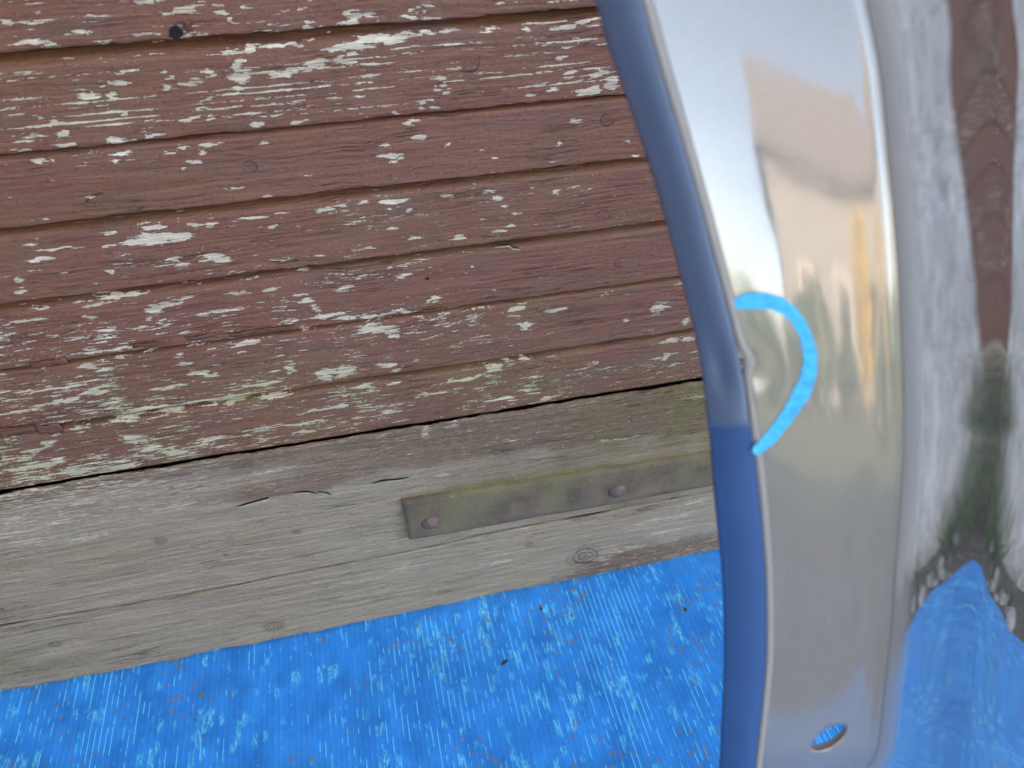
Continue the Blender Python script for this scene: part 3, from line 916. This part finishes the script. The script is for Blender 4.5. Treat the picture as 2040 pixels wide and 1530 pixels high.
# rows until the panel stands on the sheet
yend = 1530
while from_cam(cam_pt(fXB(yend), yend, zrow(yend)))[2] > ZSHEET + 0.001 and yend < 2490:
    yend += 10
ROWS = np.concatenate([np.arange(-380, 1540, 15), np.linspace(1545, yend, 14)])
base = from_cam(cam_pt(fXB(yend), yend, zrow(yend)))
panel = tag(empty('car_body_panel', tuple(base)), 'glossy champagne car body panel with slate blue trimmed rim and a blue marker arc', 'car panel')


def dent(y, c, s):
    return math.exp(-((y - c) / s) ** 2)


def loft(name, fn, rows, mat, smooth=True):
    V, n = [], None
    for y in rows:
        r = fn(y)
        n = len(r)
        V += [from_cam(p) for p in r]
    at = dict(gloss=np.tile(np.clip(np.arange(n) / 9.0, 0, 1) ** 1.5, len(rows))) if name == 'outer_skin' else None
    return mesh_obj(name, V, grid_faces(len(rows), n), mat, panel, smooth, at)


def sec_flange(y):
    Z = zrow(y)
    x0, x1 = fXB(y) + 12, fXF(y)
    out = []
    for s in np.linspace(0, 1, 40):
        p = cam_pt(x0 + (x1 - x0) * s, y, Z)
        p[2] -= 0.0022 * (1 - (2 * s - 1) ** 2)                      # a slight crown
        p[2] += 0.0008 * dent(y, 735, 40) * max(0, 1 - s / 0.25)      # dent beside the edge
        p[2] += 0.030 * max(0.0, math.hypot(max(0, y - 1490), 8) - 8) / 300.0          # folds back towards the lower end
        out.append(p)
    return out


ALP = [(0.0, 0), (0.04, 9), (0.1, 24), (0.2, 42), (0.32, 51), (0.5, 58.5), (0.75, 65), (0.92, 67.7), (1.0, 68.2), (1.08, 67.6), (1.22, 64), (1.45, 60.5), (1.9, 58), (6, 50)]
PEAK = [(-500, 1900), (0, 1962), (300, 1977), (600, 1988), (850, 1980), (1150, 1932), (1400, 1905), (1530, 1890), (2500, 1700)]


def sec_skin(y):
    p = sec_flange(y)[-1].copy()
    out = [p.copy()]
    fo, pk = fXF(y), itp(PEAK, y)
    for i in range(78):
        px = p[0] / p[2] * F_PX + CXP
        s = (px - fo) / (pk - fo)
        a = math.radians(itp(ALP, s))
        dt = 0.0009 if i < 16 else 0.0018
        p = p + np.array([math.cos(a) * dt, 0, -math.sin(a) * dt])
        out.append(p.copy())
    return out


def sec_lip(y, lower=False):
    Z = zrow(y)
    a = cam_pt(fXL(y) + (2 if lower else 0), y, Z + 0.014)
    b = cam_pt(fXB(y) + (6 if lower else 0), y, Z + 0.0006)
    out = []
    for s in np.linspace(0, 1, 18):
        q = a + (b - a) * s
        q[2] -= (0.0030 if lower else 0.0042) * math.sin(math.pi * s) ** 0.8
        q[2] += (0.0 if lower else 0.004 * dent(y, 735, 55) * math.exp(-((s - 0.45) / 0.25) ** 2))
        q[0] -= 0.0
        out.append(q)
    back = out[0] + np.array([0.006, 0, 0.004])
    return [back] + out


def sec_bead(y):
    Z = zrow(y)
    c = cam_pt(fXB(y) + 8, y, Z + 0.0004)
    k = 1.0 + 0.45 * dent(y, 712, 22) - 0.35 * dent(y, 790, 30)
    c[0] += 0.0016 * dent(y, 715, 25)
    c[2] -= 0.0008 * dent(y, 712, 22)
    r = 0.0015 * k
    return [c + np.array([math.cos(a) * r, 0, math.sin(a) * r]) for a in np.linspace(0, 2 * math.pi, 13)]


KF = 5
fl = loft('flange', lambda y: sec_flange(y) + sec_skin(y)[1:KF + 1], ROWS, M_FLANGE)
# oval bolt hole through the flange
hc = from_cam(cam_pt(1648, 1463, zrow(1463)))
nrm = RC.T @ np.array([0, 0.355, -0.935])
uu = RC.T @ np.array([0.72, -0.66, -0.25])
uu = uu - nrm * uu.dot(nrm)
uu /= np.linalg.norm(uu)
vv = np.cross(nrm, uu)
RA, RB = 0.0087, 0.0047


def ring_pts(k, h, n=36):
    return [hc + uu * RA * k * math.cos(a) + vv * (RB + (k - 1) * RA) * math.sin(a) + nrm * h for a in np.linspace(0, 2 * math.pi, n, endpoint=False)]


N = 36
cv = ring_pts(1.0, 0.02) + ring_pts(1.0, -0.02)
cf = [tuple(range(N)), tuple(range(2 * N - 1, N - 1, -1))] + [(i, i + N, (i + 1) % N + N, (i + 1) % N) for i in range(N)]
cut = mesh_obj('cutter', cv, cf, None, None)
bpy.context.view_layer.update()
sm = fl.modifiers.new('s', 'SOLIDIFY')
sm.thickness, sm.offset = 0.0014, -1.0
bo = fl.modifiers.new('b', 'BOOLEAN')
bo.object, bo.operation, bo.solver = cut, 'DIFFERENCE', 'EXACT'
dg = bpy.context.evaluated_depsgraph_get()
me2 = bpy.data.meshes.new_from_object(fl.evaluated_get(dg))
fl.modifiers.clear()
fl.data = me2
bpy.data.objects.remove(cut)
# rolled rim of the hole
prof = [(1.03, -0.0016), (1.0, -0.0004), (1.06, 0.0006), (1.16, 0.0004), (1.20, -0.0010)]
rv = []
for k, h in prof:
    rv += ring_pts(k, h)
rf = [(g * N + i, g * N + (i + 1) % N, (g + 1) * N + (i + 1) % N, (g + 1) * N + i) for g in range(len(prof) - 1) for i in range(N)]
rim = mesh_obj('hole_rim', np.array(rv) - np.array(0), rf, M_BEAD, None, True)
rim.parent = fl
rim.location = -Vector(panel.location)

sk = loft('outer_skin', lambda y: sec_skin(y)[KF:], ROWS, M_SKIN)
md = sk.modifiers.new('s', 'SOLIDIFY')
md.thickness, md.offset = 0.0012, -1.0
up = [y for y in ROWS if y <= 840] + [852]
lo = [838] + [y for y in ROWS if y >= 842]
t1 = loft('edge_trim', lambda y: sec_lip(y, False), up, M_TRIM)
t1['label'] = 'slate blue upper length of edge trim with a dent'
t2 = loft('edge_trim', lambda y: sec_lip(y, True), lo, M_TRIM2)
t2['label'] = 'deeper blue lower length of edge trim'
for t in (t1, t2):
    md = t.modifiers.new('s', 'SOLIDIFY')
    md.thickness, md.offset = 0.0012, -1.0
loft('rolled_edge', sec_bead, ROWS, M_BEAD)

# the arc drawn with a marker round the dent
ARC = [(1463, 606), (1490, 600), (1520, 600), (1552, 607), (1580, 627), (1600, 658), (1612, 695), (1614, 730), (1604, 768), (1586, 802), (1562, 838), (1535, 872), (1502, 903)]
A = np.array(ARC, float)
tt = np.linspace(0, len(A) - 1, 90)


def cr(t, c):
    i = np.clip(np.floor(t).astype(int), 0, len(A) - 2)
    u = t - i
    g = lambda j: A[np.clip(j, 0, len(A) - 1), c]
    p0, p1, p2, p3 = g(i - 1), g(i), g(i + 1), g(i + 2)
    return 0.5 * (2 * p1 + (p2 - p0) * u + (2 * p0 - 5 * p1 + 4 * p2 - p3) * u ** 2 + (3 * p1 - p0 - 3 * p2 + p3) * u ** 3)


ax, ay = cr(tt, 0), cr(tt, 1)
gx, gy = np.gradient(ax), np.gradient(ay)
gl = np.hypot(gx, gy)
V, Fc = [], []


def flange_z(px, py):
    x0, x1 = fXB(py) + 12, fXF(py)
    s = min(1, max(0, (px - x0) / (x1 - x0)))
    if px < x0:
        return zrow(py) - 0.0024
    return sec_flange(py)[0][2] * 0 + zrow(py) - 0.0022 * (1 - (2 * s - 1) ** 2) + 0.0008 * dent(py, 735, 40) * max(0, 1 - s / 0.25)


for i in range(len(tt)):
    e = min(i, len(tt) - 1 - i)
    w_ = (14.0 + 1.5 * math.sin(i * 0.13) + 1.4 * float(vnoise(i * 0.45, 401))) * (1 if e > 5 else math.sqrt(1 - ((5 - e) / 5.2) ** 2))
    for s in (-1, -0.5, 0, 0.5, 1):
        px, py = ax[i] - gy[i] / gl[i] * w_ * s, ay[i] + gx[i] / gl[i] * w_ * s
        V.append(from_cam(cam_pt(px, py, flange_z(px, py) - 0.0004)))
Fc = [(i * 5 + j, (i + 1) * 5 + j, (i + 1) * 5 + j + 1, i * 5 + j + 1) for i in range(len(tt) - 1) for j in range(4)]
mk = mesh_obj('marker_arc', V, Fc, M_MARK, panel, True)

# ------------------------------------------------------------------ what the panel mirrors: ground, plaster wall, stones, weeds, lawn, house
n = NT('stony_soil')
p = n.pos()
a = n.noise(p, 9, 6, 0.65)
b_ = n.noise(p, 70, 4, 0.6)
c = n.mix(n.mr(a, 0.35, 0.65), (0.085, 0.065, 0.047), (0.16, 0.13, 0.10))
c = n.mix(n.mr(b_, 0.5, 0.7, 0, 0.6), c, (0.17, 0.155, 0.135))
M_SOIL = n.done(Base_Color=c, Roughness=0.95, Normal=n.bump(n.ma('ADD', a, b_), 0.02, 0.8))
n = NT('mown_grass')
p = n.pos()
a = n.noise(p, 30, 5, 0.65)
c = n.mix(n.mr(a, 0.3, 0.7), (0.055, 0.08, 0.025), (0.12, 0.14, 0.055))
M_GRASS = n.done(Base_Color=c, Roughness=0.9, Normal=n.bump(a, 0.03, 0.8))
n = NT('rough_render')
p = n.pos()
a = n.noise(p, 34, 6, 0.75)
b_ = n.noise(p, 7, 4, 0.6)
c = n.mix(n.mr(a, 0.35, 0.65), (0.36, 0.35, 0.325), (0.85, 0.84, 0.81))
c = n.mix(n.mr(b_, 0.5, 0.72, 0, 0.6), c, (0.40, 0.37, 0.31))
M_RENDER = n.done(Base_Color=c, Roughness=0.95, Normal=n.bump(a, 0.012, 1.0))
M_STONE = mat_plain('grey_fieldstone', (0.30, 0.29, 0.27), 0.85, 0.35, 40, 0.6, 0.3, 0, 0.004)
M_WEED = mat_plain('weed_green', (0.075, 0.13, 0.03), 0.6, 0.35, 60, 0.2)

G = 60.0
gr = mesh_obj('ground', [(-G, -G, ZG), (G, -G, ZG), (G, G, ZG), (-G, G, ZG)], [(0, 1, 2, 3)], M_SOIL)
tag(gr, kind='structure')
lw = mesh_obj('lawn', [(-20, -40, ZG + 0.012), (20, -40, ZG + 0.012), (20, -3.2, ZG + 0.012), (-20, -3.2, ZG + 0.012)], [(0, 1, 2, 3)], M_GRASS)
tag(lw, kind='structure')


def box(name, lo_, hi_, mat, parent=None):
    x0, y0, z0 = lo_
    x1, y1, z1 = hi_
    return mesh_obj(name, [(x0, y0, z0), (x1, y0, z0), (x1, y0, z1), (x0, y0, z1), (x0, y1, z0), (x1, y1, z0), (x1, y1, z1), (x0, y1, z1)], BOXF, mat, parent)


pw = empty('plaster_wall', (-0.82, -1.4, ZG))
tag(pw, 'rough pale rendered wall standing square to the timber wall', 'wall')
ny, nz = 60, 50
V = []
for i in range(ny):
    for j in range(nz):
        y, z = -2.6 + 2.315 * i / (ny - 1), ZG + 2.4 * j / (nz - 1)
        V.append((-0.72 + 0.008 * float(vnoise2(y * 14, z * 14, 77)) + 0.004 * float(vnoise2(y * 40, z * 40, 78)), y, z))
mesh_obj('rendered_face', V, grid_faces(ny, nz), M_RENDER, pw, True)
box('masonry', (-0.98, -2.6, ZG - 0.005), (-0.733, -0.285, ZG + 2.395), M_RENDER, pw)


rw = tag(empty('timber_return', (-0.75, -0.27, ZG)), 'short brown boarded return wall between the timber wall and the rendered wall', 'wall')


def rboard(z0, z1, mat, seed, name='board'):
    Y = np.linspace(-0.285, -0.0, 40)
    prof_ = [(0.02, z0), (0.0, z0 + 0.001), (0.0, z1 - 0.010), (0.005, z1 - 0.005), (0.012, z1 + 0.001)]
    V = [(-0.72 - d_ + 0.001 * float(vnoise(y_ * 9, seed)), y_, z_) for y_ in Y for d_, z_ in prof_]
    n_ = len(V)
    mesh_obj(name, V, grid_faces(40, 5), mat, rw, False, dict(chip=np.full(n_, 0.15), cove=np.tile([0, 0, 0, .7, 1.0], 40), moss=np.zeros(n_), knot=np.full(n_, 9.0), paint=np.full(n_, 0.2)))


rboard(ZG, 0.05, M_BEAM, 5, 'sill_board')
zz_ = 0.052
while zz_ < 2.3:
    rboard(zz_, zz_ + 0.0585, M_PAINT, int(zz_ * 1000))
    zz_ += 0.0585
box('backing_panel', (-0.9, -0.285, ZG), (-0.742, -0.0, 2.3), M_HOLE, rw)


def stone_mesh(seed, r):
    bm = bmesh.new()
    bmesh.ops.create_icosphere(bm, subdivisions=2, radius=1)
    g = np.random.default_rng(seed)
    s = g.uniform(0.6, 1.0, 3) * r
    off = g.uniform(0, 50, 3)
    for v in bm.verts:
        k = 1 + 0.28 * float(vnoise2(v.co.x * 1.4 + off[0], v.co.y * 1.4 + v.co.z * 1.7 + off[1], seed))
        v.co = Vector((v.co.x * s[0] * k, v.co.y * s[1] * k, v.co.z * s[2] * 0.7 * k))
    me = bpy.data.meshes.new('stone')
    bm.to_mesh(me)
    bm.free()
    me.materials.append(M_STONE)
    return me


SM = [stone_mesh(500 + i, 1.0) for i in range(6)]
g = np.random.default_rng(3)
spots = []
for i in range(70):
    spots.append((g.uniform(-0.69, -0.575), g.uniform(-1.3, -0.03), g.uniform(0.008, 0.028)))
for i in range(30):
    spots.append((g.uniform(-0.5, 1.4), g.uniform(-2.6, -1.68), g.uniform(0.03, 0.08)))
for i, (x, y, r) in enumerate(spots):
    o = bpy.data.objects.new('stone', SM[i % 6])
    o.location = (x, y, ZG + r * 0.35)
    o.scale = (r, r, r)
    o.rotation_euler = (0, 0, g.uniform(0, 6.28))
    link(o)
    tag(o, 'grey fieldstone lying on bare soil beside the blue sheet', 'stone', 'stones round the blue sheet')


def weed_mesh(seed):
    r = np.random.default_rng(seed)
    V, Fc = [], []
    for _ in range(26):
        a, ln, w_, lean = r.uniform(0, 6.28), r.uniform(0.08, 0.22), r.uniform(0.008, 0.02), r.uniform(0.25, 1.0)
        d = np.array([math.cos(a), math.sin(a), 0])
        s = np.array([-d[1], d[0], 0])
        o = np.array([r.uniform(-0.03, 0.03), r.uniform(-0.03, 0.03), 0])
        k0 = len(V)
        for i in range(6):
            t = i / 5
            p_ = o + d * ln * lean * t * (0.5 + 0.5 * t) + np.array([0, 0, ln * (t - 0.35 * lean * t * t)])
            ww = w_ * math.sin(math.pi * min(1, 0.12 + 0.88 * t)) ** 0.8
            V += [p_ - s * ww / 2, p_ + np.array([0, 0, -ww * 0.2]), p_ + s * ww / 2]
        for i in range(5):
            for j in range(2):
                b0 = k0 + i * 3 + j
                Fc.append((b0, b0 + 1, b0 + 4, b0 + 3))
    me = bpy.data.meshes.new('weed')
    me.from_pydata([tuple(v) for v in V], [], Fc)
    me.materials.append(M_WEED)
    return me


WM = [weed_mesh(700 + i) for i in range(5)]
for i in range(26):
    x, y = ((g.uniform(-0.69, -0.60), g.uniform(-1.0, -0.06)) if i < 9 else (g.uniform(-0.69, -0.60), g.uniform(-0.42, -0.16))) if i < 18 else (g.uniform(0.0, 1.4), g.uniform(-2.8, -1.9))
    o = bpy.data.objects.new('weed', WM[i % 5])
    o.location = (x, y, ZG)
    s = g.uniform(0.3, 0.6) if i < 18 else g.uniform(0.5, 0.8)
    o.scale = (s, s, s)
    o.rotation_euler = (0, 0, g.uniform(0, 6.28))
    link(o)
    tag(o, 'low green weed growing among the stones by the sheet', 'weed', 'weeds among the stones')

# house far behind the camera, seen only as a reflection in the flange
M_HWALL = mat_plain('house_plaster', (0.25, 0.255, 0.27), 0.9, 0.08, 3, 0.1)
M_ROOF = mat_plain('house_roof_tiles', (0.15, 0.145, 0.15), 0.8, 0.25, 6, 0.3)
M_GLASS = mat_plain('window_glass', (0.03, 0.035, 0.04), 0.08, 0.1, 2, 0.0, 0.8)
M_FRAME = mat_plain('window_frame_white', (0.7, 0.7, 0.68), 0.5, 0.05, 5, 0.0)
hs = empty('house', (4.0, -17, ZG))
tag(hs, 'pale plastered house with grey tiled gable roof beyond the lawn', 'house')
box('wall', (0.5, -22, ZG - 0.01), (8.5, -14, 4.2), M_HWALL, hs)
mesh_obj('roof', [(0.1, -13.7, 4.1), (8.9, -13.7, 4.1), (8.9, -18, 7.2), (0.1, -18, 7.2), (0.1, -22.3, 4.1), (8.9, -22.3, 4.1)], [(0, 1, 2, 3), (3, 2, 5, 4), (0, 3, 4), (1, 5, 2), (0, 4, 5, 1)], M_ROOF, hs)
for x in (1.6, 4.2, 6.6):
    wdw = box('window', (x, -13.99, 1.0), (x + 1.1, -13.95, 2.4), M_FRAME, hs)
    pn = box('pane', (x + 0.08, -13.96, 1.08), (x + 1.02, -13.94, 2.32), M_GLASS, None)
    pn.parent = wdw
    pn.location = -Vector(hs.location)


def shrub(x, y, r, h, seed, label, leafmat=None):
    q = np.random.default_rng(seed)
    e_ = empty('shrub', (x, y, ZG))
    nleaf = 1400
    V, Fc = [], []
    for i in range(nleaf):
        d = q.normal(size=3)
        d /= np.linalg.norm(d)
        rr = q.uniform(0.55, 1.0) * (1 + 0.25 * math.sin(5 * d[0] + seed) * math.cos(4 * d[1]))
        c_ = np.array([x, y, ZG + h * 0.55]) + d * np.array([r, r, h * 0.5]) * rr
        u_ = q.normal(size=3)
        u_ /= np.linalg.norm(u_)
        v_ = np.cross(u_, q.normal(size=3))
        v_ /= np.linalg.norm(v_)
        s = q.uniform(0.05, 0.09)
        k_ = len(V)
        V += [c_ - u_ * s, c_ + v_ * s * 0.5, c_ + u_ * s, c_ - v_ * s * 0.5]
        Fc.append((k_, k_ + 1, k_ + 2, k_ + 3))
    mesh_obj('crown', V, Fc, leafmat or M_WEED, e_)
    st_ = []
    for zz, rad in ((ZG - 0.01, 0.06), (ZG + h * 0.5, 0.03)):
        st_ += [(x + rad * math.cos(t), y + rad * math.sin(t), zz) for t in np.linspace(0, 2 * math.pi, 8, endpoint=False)]
    mesh_obj('trunk', st_, [(i, (i + 1) % 8, 8 + (i + 1) % 8, 8 + i) for i in range(8)], M_OLDWOOD, e_)
    tag(e_, label, 'shrub')


M_GLINT = mat_plain('yellow_glint_foliage', (0.62, 0.45, 0.08), 0.7, 0.3, 30)
shrub(-1.3, -10.5, 0.8, 1.1, 41, 'low round green shrub on the lawn in front of open sky')
shrub(4.6, -10.2, 0.5, 2.9, 42, 'tall narrow yellow shrub added to mirror a golden glint in the panel fold', M_GLINT)  # unseen shrub, added so that the fold mirrors a golden glint
for i_, (x_, y_, r_, h_, lb_) in enumerate([(1.2, -10.2, 0.55, 1.5, 'narrow green shrub at the corner of the pale house'), (2.2, -11.2, 0.8, 1.9, 'tall green shrub in front of the first house window'),
                                            (3.5, -10.8, 0.7, 1.3, 'low green shrub between two house windows'), (5.9, -11.5, 0.9, 2.2, 'broad tall shrub in front of the middle house window'),
                                            (0.35, -10.9, 0.45, 1.0, 'smallest green shrub on the lawn beside the house')]):
    shrub(x_, y_, r_, h_, 50 + i_, lb_)
